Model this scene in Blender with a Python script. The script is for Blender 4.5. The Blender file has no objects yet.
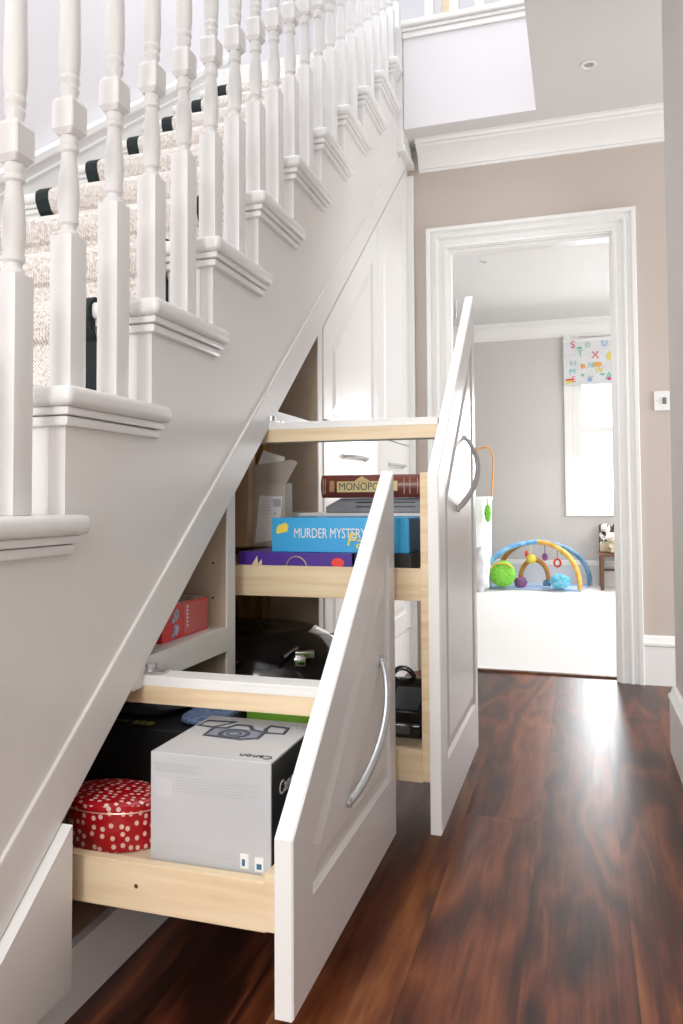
import bpy, bmesh, math, random
from mathutils import Vector, Matrix
random.seed(7)
C = bpy.context.scene.collection
PI = math.pi

# ------------------------------------------------------------------ camera
cam_d = bpy.data.cameras.new('camera'); cam = bpy.data.objects.new('camera', cam_d); C.objects.link(cam)
yaw, pit, rol = .2983, .0372, -.0053
fw = Vector((-math.sin(yaw)*math.cos(pit), math.cos(yaw)*math.cos(pit), math.sin(pit)))
rt = Vector((math.cos(yaw), math.sin(yaw), 0)); up = rt.cross(fw)
r2 = rt*math.cos(rol)+up*math.sin(rol); u2 = up*math.cos(rol)-rt*math.sin(rol)
m = Matrix(((r2.x, u2.x, -fw.x, 0), (r2.y, u2.y, -fw.y, 0), (r2.z, u2.z, -fw.z, .80), (0, 0, 0, 1)))
cam.matrix_world = m
cam_d.sensor_fit = 'HORIZONTAL'; cam_d.sensor_width = 36; cam_d.lens = 770/683*36
cam_d.shift_y = -39/683; cam_d.clip_start = .02; cam_d.clip_end = 60
bpy.context.scene.camera = cam

# ------------------------------------------------------------------ light
sc = bpy.context.scene
sc.view_settings.view_transform = 'Standard'; sc.view_settings.look = 'None'
sc.view_settings.gamma = 1; sc.view_settings.exposure = 0; sc.view_settings.use_curve_mapping = False
w = bpy.data.worlds.new('daylight'); sc.world = w; w.use_nodes = True
w.node_tree.nodes['Background'].inputs[0].default_value = (.93, .96, 1, 1)
w.node_tree.nodes['Background'].inputs[1].default_value = 1.2

def area(name, loc, target, sx, sy, power, col=(1, 1, 1)):
    d = bpy.data.lights.new(name, 'AREA'); d.shape = 'RECTANGLE'; d.size = sx; d.size_y = sy; d.energy = power; d.color = col
    o = bpy.data.objects.new(name, d); C.objects.link(o); o.location = loc
    o.rotation_euler = (Vector(target)-Vector(loc)).to_track_quat('-Z', 'Y').to_euler()
    return o
area('front_door_glazing_light', (-.72, -1.9, 1.95), (-.80, 2.2, 1.45), 1.2, 1.7, 90, (1, .985, .96))
area('stairwell_skylight', (-1.0, 1.9, 5.0), (-1.0, 1.9, 0), 1.4, 3.0, 62, (.95, .97, 1))
area('side_window_light', (1.9, 3.1, 1.0), (-.77, 2.9, .75), .8, 1.3, 27, (1, .99, .97))
area('playroom_fill_light', (2.3, 5.4, 1.7), (-.2, 5.6, .0), 2.6, 1.8, 96, (.97, .98, 1))  # unseen fill lamp added to brighten the playroom walls and carpet, no bay behind it
area('playroom_window_light', (.38, 7.5, 1.3), (.2, 5, .0), .7, 1.0, 36, (.97, .98, 1))

# ------------------------------------------------------------------ materials
def mat(name, col, rough=.5, metal=0, coat=0, spec=.5, emis=None, trans=0, alpha=1):
    M = bpy.data.materials.new(name); M.use_nodes = True
    b = M.node_tree.nodes['Principled BSDF']
    b.inputs['Base Color'].default_value = (*col, 1); b.inputs['Roughness'].default_value = rough
    b.inputs['Metallic'].default_value = metal; b.inputs['Coat Weight'].default_value = coat
    b.inputs['Coat Roughness'].default_value = .08; b.inputs['Specular IOR Level'].default_value = spec
    b.inputs['Transmission Weight'].default_value = trans; b.inputs['Alpha'].default_value = alpha
    if emis: b.inputs['Emission Color'].default_value = (*emis[0], 1); b.inputs['Emission Strength'].default_value = emis[1]
    return M
def nd(M, t, **k):
    n = M.node_tree.nodes.new(t)
    for a, v in k.items(): setattr(n, a, v)
    return n
def lk(M, a, b): M.node_tree.links.new(a, b)
def mth(M, op, a, b=None, c=None):
    n = nd(M, 'ShaderNodeMath', operation=op)
    for i, v in enumerate((a, b, c)):
        if v is None: continue
        if isinstance(v, (int, float)): n.inputs[i].default_value = v
        else: lk(M, v, n.inputs[i])
    return n.outputs[0]
def ramp(M, fac, stops, interp='LINEAR'):
    n = nd(M, 'ShaderNodeValToRGB'); n.color_ramp.interpolation = interp
    e = n.color_ramp.elements
    while len(e) < len(stops): e.new(.5)
    for i, (p, c) in enumerate(stops): e[i].position = p; e[i].color = (*c, 1)
    lk(M, fac, n.inputs[0]); return n.outputs[0]
def noisy(name, c1, c2, scale=8, rough=.5, stretch=(1, 1, 1), detail=4, bump=0, coat=0, dist=0, metal=0, lo=.35, hi=.65):
    M = mat(name, c1, rough, metal, coat); b = M.node_tree.nodes['Principled BSDF']
    tc = nd(M, 'ShaderNodeTexCoord'); mp = nd(M, 'ShaderNodeMapping'); mp.inputs['Scale'].default_value = stretch
    lk(M, tc.outputs['Object'], mp.inputs[0])
    n = nd(M, 'ShaderNodeTexNoise'); n.inputs['Scale'].default_value = scale; n.inputs['Detail'].default_value = detail
    n.inputs['Distortion'].default_value = dist
    lk(M, mp.outputs[0], n.inputs['Vector'])
    lk(M, ramp(M, n.outputs['Fac'], [(lo, c1), (hi, c2)]), b.inputs['Base Color'])
    if bump:
        bn = nd(M, 'ShaderNodeBump'); bn.inputs['Strength'].default_value = bump; bn.inputs['Distance'].default_value = .002
        lk(M, n.outputs['Fac'], bn.inputs['Height']); lk(M, bn.outputs[0], b.inputs['Normal'])
    return M

GLOSS = noisy('white_gloss_paint', (.80, .79, .775), (.83, .82, .805), 3, .32, coat=.08)
WHITE = noisy('white_satin_paint', (.80, .79, .77), (.83, .82, .80), 2, .38)
STAIRW = noisy('white_stair_paint', (.77, .75, .73), (.80, .78, .76), 2, .4)
BEIGE = noisy('taupe_wall_paint', (.53, .455, .405), (.55, .475, .425), 1.5, .8)
FARW = noisy('stone_wall_paint', (.60, .575, .55), (.62, .595, .57), 1.5, .85)
LILAC = noisy('pale_wall_paint', (.74, .72, .74), (.77, .75, .77), 1.5, .8)
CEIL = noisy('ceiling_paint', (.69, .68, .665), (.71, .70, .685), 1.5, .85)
MDF = noisy('cabinet_board', (.52, .41, .30), (.56, .45, .33), 12, .6)
PINE = noisy('pine_wood', (.80, .64, .43), (.68, .50, .30), 7, .5, stretch=(.5, 9, 9), detail=5, lo=.42, hi=.72)
PINEY = noisy('pale_birch_board', (.80, .68, .50), (.74, .60, .41), 5, .5, stretch=(1.2, 3, 3), dist=.8)
TIMBER = noisy('golden_timber', (.42, .25, .08), (.25, .13, .035), 6, .7, stretch=(6, 6, 1), dist=1)
STEEL = noisy('brushed_steel', (.62, .63, .64), (.55, .56, .57), 60, .3, metal=1)
CHROME = mat('chrome', (.75, .76, .78), .15, 1)
BLACKP = noisy('black_plastic', (.006, .006, .007), (.012, .012, .014), 20, .18, coat=.6)
BLACKM = noisy('black_card', (.007, .007, .008), (.012, .012, .013), 20, .45)
CARPETW = noisy('cream_carpet', (.80, .79, .77), (.86, .85, .83), 180, .95, bump=.5)
BLKB = noisy('black_binding', (.008, .012, .013), (.02, .03, .03), 300, .9, bump=.6)
CARD = noisy('brown_cardboard', (.42, .26, .14), (.50, .32, .18), 10, .75)
CARDG = noisy('grey_cardboard', (.44, .37, .30), (.52, .45, .38), 14, .7)
WPAPER = noisy('white_paper', (.78, .77, .75), (.82, .81, .79), 6, .6)
INK = mat('dark_ink', (.03, .03, .035), .5)
GREYINK = mat('grey_ink', (.45, .45, .47), .5)
CAMGREY = noisy('silver_card', (.50, .505, .52), (.55, .555, .57), 5, .3)
BLUE = noisy('sky_blue_card', (.03, .35, .70), (.05, .42, .76), 4, .35)
BLUED = noisy('dark_blue_card', (.05, .17, .34), (.03, .13, .28), 9, .4)
PURP = noisy('purple_card', (.06, .02, .25), (.08, .03, .32), 6, .35)
YEL = mat('yellow_print', (.80, .65, .08), .5)
CREAMP = mat('cream_print', (.75, .62, .36), .5)
MARO = noisy('maroon_leather', (.13, .025, .015), (.20, .045, .025), 25, .35, bump=.2)
GOLD = noisy('gold_print', (.62, .46, .17), (.70, .54, .24), 20, .45)
REDC = noisy('red_card', (.62, .02, .03), (.70, .04, .04), 6, .35)
REDPALE = mat('pale_red_print', (.62, .13, .13), .45)
GREEN = noisy('lime_plastic', (.22, .50, .04), (.26, .58, .06), 12, .4)
TEAL = mat('teal_plastic', (.03, .30, .25), .4)
NAVY = noisy('navy_fabric', (.012, .018, .05), (.03, .04, .09), 25, .7, bump=.4)
GREYF = noisy('charcoal_fabric', (.02, .022, .027), (.08, .09, .11), 6, .6, bump=.4)
DENIM = noisy('blue_dotted_fabric', (.07, .12, .26), (.22, .28, .44), 110, .8, bump=.4)
DARKW = noisy('dark_walnut', (.10, .04, .02), (.16, .07, .035), 10, .45, stretch=(4, 4, 1))
PLUSH = noisy('cream_plush', (.72, .62, .45), (.80, .70, .55), 60, .9, bump=.8)
DALM = noisy('spotted_plush', (.85, .84, .82), (.03, .03, .03), 26, .9, detail=1, lo=.60, hi=.62)
TOYG = noisy('green_knit', (.15, .55, .03), (.30, .70, .10), 60, .8, bump=.8)
TOYB = noisy('blue_fabric', (.10, .35, .72), (.35, .62, .85), 16, .8)
TOYBW = noisy('turquoise_plush', (.06, .42, .62), (.25, .62, .78), 30, .8, bump=.5)
TOYO = noisy('orange_fabric', (.85, .38, .04), (.90, .60, .18), 18, .8)
TOYBR = noisy('brown_fabric', (.42, .17, .04), (.55, .30, .08), 18, .8)
TOYR = mat('red_fabric', (.75, .06, .05), .7)
TOYN = noisy('navy_toy_fabric', (.05, .07, .2), (.4, .1, .25), 22, .7)
TOYT = noisy('slate_blue_fabric', (.08, .20, .33), (.25, .42, .58), 20, .8)
MATB = noisy('pale_blue_mat', (.35, .52, .82), (.55, .68, .90), 10, .85)
ORANGE = noisy('orange_plastic', (.78, .33, .04), (.85, .42, .08), 10, .4)
MESHW = noisy('white_mesh_fabric', (.74, .76, .77), (.82, .84, .84), 40, .7)
LAMP = mat('warm_lamp', (.9, .9, .88), .4, emis=((1, .97, .9), 1.0))
GLASS = mat('window_glass', (1, 1, 1), .0, trans=1, spec=.5)

def emit_sky():
    M = mat('bright_overcast_sky', (1, 1, 1), .9, emis=((.95, .98, 1), 2.2)); return M

def floor_mat():
    M = mat('walnut_planks', (.1, .04, .02), .3, spec=.42); b = M.node_tree.nodes['Principled BSDF']
    tc = nd(M, 'ShaderNodeTexCoord'); sp = nd(M, 'ShaderNodeSeparateXYZ'); lk(M, tc.outputs['Object'], sp.inputs[0])
    X, Y = sp.outputs['X'], sp.outputs['Y']
    u = mth(M, 'DIVIDE', mth(M, 'ADD', X, .289+1.84), .184)
    idx = mth(M, 'FLOOR', u); fu = mth(M, 'FRACT', u)
    wn = nd(M, 'ShaderNodeTexWhiteNoise', noise_dimensions='1D'); lk(M, idx, wn.inputs['W'])
    v = mth(M, 'DIVIDE', mth(M, 'ADD', Y, mth(M, 'ADD', mth(M, 'MULTIPLY', wn.outputs['Value'], 1.8), .35)), 1.8)
    idy = mth(M, 'FLOOR', v); fv = mth(M, 'FRACT', v)
    wn2 = nd(M, 'ShaderNodeTexWhiteNoise', noise_dimensions='2D'); cb = nd(M, 'ShaderNodeCombineXYZ')
    lk(M, idx, cb.inputs[0]); lk(M, idy, cb.inputs[1]); lk(M, cb.outputs[0], wn2.inputs['Vector'])
    R = wn2.outputs['Value']
    g = nd(M, 'ShaderNodeCombineXYZ')
    lk(M, mth(M, 'MULTIPLY', X, 5.0), g.inputs[0]); lk(M, mth(M, 'MULTIPLY', Y, .95), g.inputs[1]); lk(M, mth(M, 'MULTIPLY', R, 30), g.inputs[2])
    n1 = nd(M, 'ShaderNodeTexNoise'); n1.inputs['Scale'].default_value = 1.0; n1.inputs['Detail'].default_value = 4.5
    n1.inputs['Roughness'].default_value = .42; n1.inputs['Distortion'].default_value = .25
    lk(M, g.outputs[0], n1.inputs['Vector'])
    rings = mth(M, 'PINGPONG', mth(M, 'MULTIPLY', n1.outputs['Fac'], 17.0), 1.0)
    g2 = nd(M, 'ShaderNodeCombineXYZ')
    lk(M, mth(M, 'MULTIPLY', X, 95), g2.inputs[0]); lk(M, mth(M, 'MULTIPLY', Y, 5.0), g2.inputs[1]); lk(M, mth(M, 'MULTIPLY', R, 9), g2.inputs[2])
    n2 = nd(M, 'ShaderNodeTexNoise'); n2.inputs['Scale'].default_value = 1; n2.inputs['Detail'].default_value = 8; n2.inputs['Roughness'].default_value = .62; n2.inputs['Distortion'].default_value = .4; lk(M, g2.outputs[0], n2.inputs['Vector'])
    f = mth(M, 'ADD', mth(M, 'MULTIPLY', rings, .19), mth(M, 'ADD', mth(M, 'MULTIPLY', n2.outputs['Fac'], .36), mth(M, 'ADD', mth(M, 'MULTIPLY', n1.outputs['Fac'], .50), mth(M, 'MULTIPLY', mth(M, 'SUBTRACT', R, .5), .16))))
    col = ramp(M, f, [(.36, (.024, .007, .005)), (.45, (.070, .017, .008)), (.54, (.135, .036, .014)), (.64, (.215, .066, .022)), (.78, (.36, .14, .048))])
    # pale sapwood streaks
    g3 = nd(M, 'ShaderNodeCombineXYZ')
    lk(M, mth(M, 'MULTIPLY', X, 7), g3.inputs[0]); lk(M, mth(M, 'MULTIPLY', Y, .8), g3.inputs[1]); lk(M, mth(M, 'ADD', mth(M, 'MULTIPLY', R, 17), 5), g3.inputs[2])
    n3 = nd(M, 'ShaderNodeTexNoise'); n3.inputs['Scale'].default_value = 1; n3.inputs['Detail'].default_value = 6; n3.inputs['Distortion'].default_value = .8; lk(M, g3.outputs[0], n3.inputs['Vector'])
    mx = nd(M, 'ShaderNodeMix', data_type='RGBA'); lk(M, ramp(M, n3.outputs['Fac'], [(.68, (0, 0, 0)), (.74, (.6, .6, .6))]), mx.inputs[0])
    lk(M, col, mx.inputs[6]); mx.inputs[7].default_value = (.42, .19, .075, 1)
    # knots
    mx1 = nd(M, 'ShaderNodeMix', data_type='RGBA'); lk(M, ramp(M, n3.outputs['Fac'], [(.29, (.85, .85, .85)), (.37, (0, 0, 0))]), mx1.inputs[0])
    lk(M, mx.outputs[2], mx1.inputs[6]); mx1.inputs[7].default_value = (.022, .007, .005, 1)
    sx = mth(M, 'LESS_THAN', mth(M, 'MINIMUM', fu, mth(M, 'SUBTRACT', 1, fu)), .007)
    sy = mth(M, 'LESS_THAN', mth(M, 'MINIMUM', fv, mth(M, 'SUBTRACT', 1, fv)), .0008)
    seam = mth(M, 'MAXIMUM', sx, sy)
    mx2 = nd(M, 'ShaderNodeMix', data_type='RGBA'); lk(M, mth(M, 'MULTIPLY', seam, .45), mx2.inputs[0])
    lk(M, mx1.outputs[2], mx2.inputs[6]); mx2.inputs[7].default_value = (.02, .007, .004, 1)
    lk(M, mx2.outputs[2], b.inputs['Base Color'])
    rr = nd(M, 'ShaderNodeMapRange'); lk(M, n2.outputs['Fac'], rr.inputs[0]); rr.inputs[3].default_value = .28; rr.inputs[4].default_value = .40
    lk(M, rr.outputs[0], b.inputs['Roughness'])
    bp = nd(M, 'ShaderNodeBump'); bp.inputs['Strength'].default_value = .12; bp.inputs['Distance'].default_value = .002
    lk(M, mth(M, 'SUBTRACT', n2.outputs['Fac'], mth(M, 'MULTIPLY', seam, 1)), bp.inputs['Height']); lk(M, bp.outputs[0], b.inputs['Normal'])
    return M
def sisal_mat():
    M = mat('woven_stair_carpet', (.6, .55, .5), .95); b = M.node_tree.nodes['Principled BSDF']
    tc = nd(M, 'ShaderNodeTexCoord')
    sp = nd(M, 'ShaderNodeSeparateXYZ'); lk(M, tc.outputs['Object'], sp.inputs[0])
    a = mth(M, 'SINE', mth(M, 'MULTIPLY', sp.outputs['X'], 900))
    c = mth(M, 'SINE', mth(M, 'MULTIPLY', mth(M, 'ADD', sp.outputs['Z'], sp.outputs['Y']), 900))
    n = nd(M, 'ShaderNodeTexNoise'); n.inputs['Scale'].default_value = 140; lk(M, tc.outputs['Object'], n.inputs['Vector'])
    f = mth(M, 'ADD', mth(M, 'MULTIPLY', mth(M, 'MULTIPLY', a, c), .22), n.outputs['Fac'])
    lk(M, ramp(M, f, [(.3, (.42, .35, .31)), (.48, (.66, .61, .57)), (.7, (.80, .77, .74))]), b.inputs['Base Color'])
    bp = nd(M, 'ShaderNodeBump'); bp.inputs['Strength'].default_value = .6; bp.inputs['Distance'].default_value = .002
    lk(M, f, bp.inputs['Height']); lk(M, bp.outputs[0], b.inputs['Normal'])
    return M
def polka_mat():
    M = mat('red_polka_dot_tin', (.55, .01, .02), .3, coat=.3); b = M.node_tree.nodes['Principled BSDF']
    uv = nd(M, 'ShaderNodeUVMap'); vo = nd(M, 'ShaderNodeTexVoronoi', voronoi_dimensions='2D')
    vo.inputs['Scale'].default_value = 62; vo.inputs['Randomness'].default_value = .6
    lk(M, uv.outputs[0], vo.inputs['Vector'])
    lk(M, ramp(M, vo.outputs['Distance'], [(0, (.80, .55, .50)), (.22, (.80, .55, .50)), (.27, (.40, .004, .009))], 'LINEAR'), b.inputs['Base Color'])
    return M
FLOOR = floor_mat(); SISAL = sisal_mat(); POLKA = polka_mat()

# ------------------------------------------------------------------ mesh helpers
def mesh_obj(name, bm, M, parent=None, smooth=False, kind=None, ang=38):
    bmesh.ops.recalc_face_normals(bm, faces=bm.faces)
    me = bpy.data.meshes.new(name); bm.to_mesh(me); bm.free()
    for X in (M if isinstance(M, (list, tuple)) else [M]): me.materials.append(X)
    if smooth:
        for p in me.polygons: p.use_smooth = True
        try: me.set_sharp_from_angle(angle=math.radians(ang))
        except Exception: pass
    o = bpy.data.objects.new(name, me); C.objects.link(o)
    if parent:
        o.parent = parent
        wl = world_loc(parent); o.location = -wl
    if kind: o['kind'] = kind
    return o
def world_loc(p):
    v = Vector((0, 0, 0))
    while p: v += p.location; p = p.parent
    return v
def thing(name, label, cat, loc, group=None):
    o = bpy.data.objects.new(name, None); C.objects.link(o); o.location = loc; o.empty_display_size = .1
    return tag(o, label, cat, group)
def tag(o, label, cat, group=None, kind=None):
    o['label'] = label; o['category'] = cat
    if group: o['group'] = group
    if kind: o['kind'] = kind
    return o
def recenter(o):
    """put a mesh's origin at its base centre"""
    vs = o.data.vertices; lo = [min(v.co[i] for v in vs) for i in range(3)]; hi = [max(v.co[i] for v in vs) for i in range(3)]
    c = Vector(((lo[0]+hi[0])/2, (lo[1]+hi[1])/2, lo[2])); o.data.transform(Matrix.Translation(-c)); o.location = o.location+c
    return o
def _bev(bm, geom_faces, w, seg=2):
    es = {e for f in geom_faces for e in f.edges}
    bmesh.ops.bevel(bm, geom=list(es), offset=w, segments=seg, affect='EDGES', profile=.6, clamp_overlap=True)
def box(bm, x0, x1, y0, y1, z0, z1, bev=0, seg=2, mi=0, rot=0):
    t = bmesh.new()
    vs = [t.verts.new((x, y, z)) for z in (z0, z1) for x, y in ((x0, y0), (x1, y0), (x1, y1), (x0, y1))]
    for f in ((0, 1, 2, 3), (7, 6, 5, 4), (0, 4, 5, 1), (1, 5, 6, 2), (2, 6, 7, 3), (3, 7, 4, 0)): t.faces.new([vs[i] for i in f])
    if bev: _bev(t, t.faces, bev, seg)
    if rot:
        c = Vector(((x0+x1)/2, (y0+y1)/2, 0)); bmesh.ops.rotate(t, cent=c, matrix=Matrix.Rotation(rot, 3, 'Z'), verts=t.verts)
    merge(bm, t, mi)
def merge(bm, t, mi=0, M=None):
    if M is not None: bmesh.ops.transform(t, matrix=M, verts=t.verts)
    for f in t.faces: f.material_index = mi
    me = bpy.data.meshes.new('tmp'); t.to_mesh(me); t.free(); bm.from_mesh(me); bpy.data.meshes.remove(me)
def prism(bm, pts, axis, a0, a1, bev=0, seg=2, mi=0):
    """extrude polygon; axis 'x': pts are (y,z); 'y': (x,z); 'z': (x,y)"""
    t = bmesh.new()
    def P(p, a): return {'x': (a, p[0], p[1]), 'y': (p[0], a, p[1]), 'z': (p[0], p[1], a)}[axis]
    A = [t.verts.new(P(p, a0)) for p in pts]; B = [t.verts.new(P(p, a1)) for p in pts]
    t.faces.new(A); t.faces.new(B[::-1])
    n = len(pts)
    for i in range(n): t.faces.new((A[i], B[i], B[(i+1) % n], A[(i+1) % n]))
    bmesh.ops.recalc_face_normals(t, faces=t.faces)
    if bev: _bev(t, t.faces, bev, seg)
    merge(bm, t, mi)
def lathe(bm, prof, cx, cy, z0=0, seg=24, mi=0, uvr=None):
    t = bmesh.new(); uv = t.loops.layers.uv.new('UVMap') if uvr else None
    rings = []
    for r, z in prof:
        rings.append([t.verts.new((cx+r*math.cos(2*PI*i/seg), cy+r*math.sin(2*PI*i/seg), z0+z)) for i in range(seg)] if r > 1e-6 else [t.verts.new((cx, cy, z0+z))])
    for k in range(len(rings)-1):
        a, b = rings[k], rings[k+1]
        for i in range(seg):
            j = (i+1) % seg
            if len(a) == 1 and len(b) == 1: continue
            if len(a) == 1: f = t.faces.new((a[0], b[i], b[j]))
            elif len(b) == 1: f = t.faces.new((a[i], a[j], b[0]))
            else: f = t.faces.new((a[i], a[j], b[j], b[i]))
            if uv:
                flat = abs(prof[k][1]-prof[k+1][1]) < abs(prof[k][0]-prof[k+1][0])
                for l in f.loops:
                    c = l.vert.co
                    if flat: l[uv].uv = (c.x, c.y)
                    else:
                        kk = i if (l.vert in (a[i % len(a)], b[i % len(b)])) else i+1
                        l[uv].uv = (2*PI*kk/seg*uvr, c.z)
    if len(rings[0]) > 1: t.faces.new(rings[0][::-1])
    if len(rings[-1]) > 1: t.faces.new(rings[-1])
    if uv:
        for f in t.faces: f.material_index = mi
        me = bpy.data.meshes.new('tmp'); t.to_mesh(me); t.free(); bm.from_mesh(me); bpy.data.meshes.remove(me)
    else: merge(bm, t, mi)
def tube(bm, pts, r, seg=10, mi=0, flat=1.0, closed=False, taper=None):
    pts = [Vector(p) for p in pts]; t = bmesh.new(); rings = []; n = len(pts); prev = None
    for i, p in enumerate(pts):
        d = (pts[(i+1) % n]-pts[i-1]) if closed else (pts[min(i+1, n-1)]-pts[max(i-1, 0)])
        d.normalize()
        if prev is None: a = d.cross(Vector((0, 0, 1))) if abs(d.z) < .9 else d.cross(Vector((1, 0, 0)))
        else: a = prev-d*prev.dot(d)
        a.normalize(); b = d.cross(a); prev = a
        rr = r*(taper(i/(n-1)) if taper else 1)
        rings.append([t.verts.new(p+a*rr*math.cos(2*PI*k/seg)+b*rr*flat*math.sin(2*PI*k/seg)) for k in range(seg)])
    for i in range(n if closed else n-1):
        for k in range(seg):
            t.faces.new((rings[i][k], rings[i][(k+1) % seg], rings[(i+1) % n][(k+1) % seg], rings[(i+1) % n][k]))
    if not closed: t.faces.new(rings[0][::-1]); t.faces.new(rings[-1])
    merge(bm, t, mi)
def ball(bm, c, r, seg=20, mi=0, s=(1, 1, 1)):
    t = bmesh.new(); bmesh.ops.create_uvsphere(t, u_segments=seg, v_segments=seg*2//3, radius=r)
    merge(bm, t, mi, Matrix.Translation(c) @ Matrix.Diagonal((*s, 1)))
def sweep(bm, path, N, prof, closed=False, mi=0):
    """mitred moulding: prof points (u,v), u along N x tangent, v along N"""
    path = [Vector(p) for p in path]; N = Vector(N).normalized(); t = bmesh.new(); rings = []; n = len(path)
    for i, p in enumerate(path):
        d0 = (path[i]-path[i-1]).normalized() if (i > 0 or closed) else None
        d1 = (path[(i+1) % n]-path[i]).normalized() if (i < n-1 or closed) else None
        if d0 is None: d0 = d1
        if d1 is None: d1 = d0
        s0 = N.cross(d0).normalized(); s1 = N.cross(d1).normalized()
        s = (s0+s1).normalized(); k = 1/max(.2, s.dot(s0))
        rings.append([t.verts.new(p+s*k*u+N*v) for u, v in prof])
    mlen = len(prof)
    for i in range(n if closed else n-1):
        for k in range(mlen):
            t.faces.new((rings[i][k], rings[i][(k+1) % mlen], rings[(i+1) % n][(k+1) % mlen], rings[(i+1) % n][k]))
    if not closed: t.faces.new(rings[0][::-1]); t.faces.new(rings[-1])
    bmesh.ops.recalc_face_normals(t, faces=t.faces)
    merge(bm, t, mi)
def inset(poly, ds):
    n = len(poly); area2 = sum(poly[i][0]*poly[(i+1) % n][1]-poly[(i+1) % n][0]*poly[i][1] for i in range(n)); sg = 1 if area2 > 0 else -1
    L = []
    for i in range(n):
        a = Vector(poly[i]); b = Vector(poly[(i+1) % n]); d = (b-a).normalized(); nn = Vector((-d.y, d.x))*sg
        L.append((a+nn*ds[i], d))
    out = []
    for i in range(n):
        p, d = L[i-1]; q, e = L[i]
        cr = d.x*e.y-d.y*e.x; s = ((q-p).x*e.y-(q-p).y*e.x)/cr; out.append(tuple(p+d*s))
    return out
def panel_front(bm, poly, x_in, x_out, ds, mi=0):
    """slab in the yz plane with a raised-and-fielded panel on the +x side"""
    t = bmesh.new(); n = len(poly)
    rings = [(poly, x_in), (inset(poly, [0]*n), x_out-.0025), (inset(poly, [.0025]*n), x_out), (inset(poly, ds), x_out),
             (inset(poly, [d+.007 for d in ds]), x_out-.008), (inset(poly, [d+.013 for d in ds]), x_out-.008),
             (inset(poly, [d+.040 for d in ds]), x_out-.0015)]
    R = [[t.verts.new((x, p[0], p[1])) for p in pl] for pl, x in rings]
    t.faces.new(R[0]); t.faces.new(R[-1])
    for a, b in zip(R, R[1:]):
        for i in range(n): t.faces.new((a[i], a[(i+1) % n], b[(i+1) % n], b[i]))
    merge(bm, t, mi)
def text(name, body, size, M, mw, parent=None, depth=.0004, sx=1, bold=0):
    cu = bpy.data.curves.new('txt', 'FONT'); cu.body = body; cu.size = size; cu.extrude = depth; cu.offset = bold; cu.align_x = 'LEFT'; cu.resolution_u = 3
    to = bpy.data.objects.new('txt', cu); me = bpy.data.meshes.new_from_object(to); bpy.data.objects.remove(to); bpy.data.curves.remove(cu)
    me.name = name; me.transform(mw @ Matrix.Diagonal((sx, 1, 1, 1))); me.materials.clear(); me.materials.append(M)
    o = bpy.data.objects.new(name, me); C.objects.link(o)
    if parent: o.parent = parent; o.location = -world_loc(parent)
    return o
def frame(o, xdir, ydir):
    x = Vector(xdir).normalized(); y = Vector(ydir).normalized(); z = x.cross(y)
    return Matrix(((x.x, y.x, z.x, o[0]), (x.y, y.y, z.y, o[1]), (x.z, y.z, z.z, o[2]), (0, 0, 0, 1)))
def bm_(): return bmesh.new()
def struct(name, bm, M, smooth=False): return mesh_obj(name, bm, M, smooth=smooth, kind='structure')

CUT = lambda y: .325+.82*(y-1.035)
BEAD = lambda y: CUT(y)+.105
XP = -.769
YB, YB2 = 3.62, 3.73          # hall end wall
HC = 2.50
XW = -1.75                    # wall beside the stair
YF = 7.59

# ------------------------------------------------------------------ setting
b = bm_(); box(b, XW, 1.9, -2.4, 3.70, -.06, 0); struct('floor', b, FLOOR)
b = bm_(); box(b, -2.3, 2.6, 3.70, YF+.1, -.06, .004); struct('floor', b, CARPETW)
b = bm_(); box(b, -.58, .165, 3.685, 3.712, -.01, .009, .003); struct('trim_1', b, DARKW)
# end wall around the doorway
b = bm_(); prism(b, [(XW-.1, 0), (-.60, 0), (-.60, 2.02), (.19, 2.02), (.19, 0), (2.6, 0), (2.6, HC), (XW-.1, HC)], 'y', YB, YB2)
struct('wall_back', b, BEIGE)
b = bm_(); box(b, XW-.1, XW, -2.4, 5.6, 0, 5.2); struct('wall_left', b, LILAC)
b = bm_(); box(b, .285, .41, -2.4, 2.66, 0, HC); struct('wall_right', b, noisy('pale_grey_wall_paint', (.60, .57, .545), (.62, .59, .565), 1.5, .8))
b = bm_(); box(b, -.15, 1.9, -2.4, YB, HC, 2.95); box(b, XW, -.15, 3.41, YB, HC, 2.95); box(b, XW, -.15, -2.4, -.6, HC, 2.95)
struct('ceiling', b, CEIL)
# face of the landing above the stair opening
b = bm_(); box(b, -.735, -.15, 3.395, 3.41, HC, 2.93); struct('wall_landing', b, LILAC)
b = bm_(); box(b, XW, 2.0, YB, 5.6, 2.60, 2.95); struct('floor', b, CARPETW)
b = bm_(); box(b, XW, 2.0, 5.5, 5.6, 2.95, 5.2); struct('wall_upstairs', b, LILAC)
b = bm_(); box(b, 1.9, 2.0, -.6, 5.5, 2.95, 5.2); struct('wall_upstairs', b, LILAC)
# nosing trim of the landing
NP = [(0, 0), (.03, 0), (.04, .01), (.04, .024), (.03, .034), (0, .034)]
b = bm_()
box(b, -.745, -.15, 3.362, 3.46, 2.962, 2.992, .010, 3); box(b, -.740, -.15, 3.375, 3.41, 2.945, 2.962, .005); box(b, -.738, -.15, 3.384, 3.41, 2.918, 2.945, .004)
struct('trim_2', b, WHITE)
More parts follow.
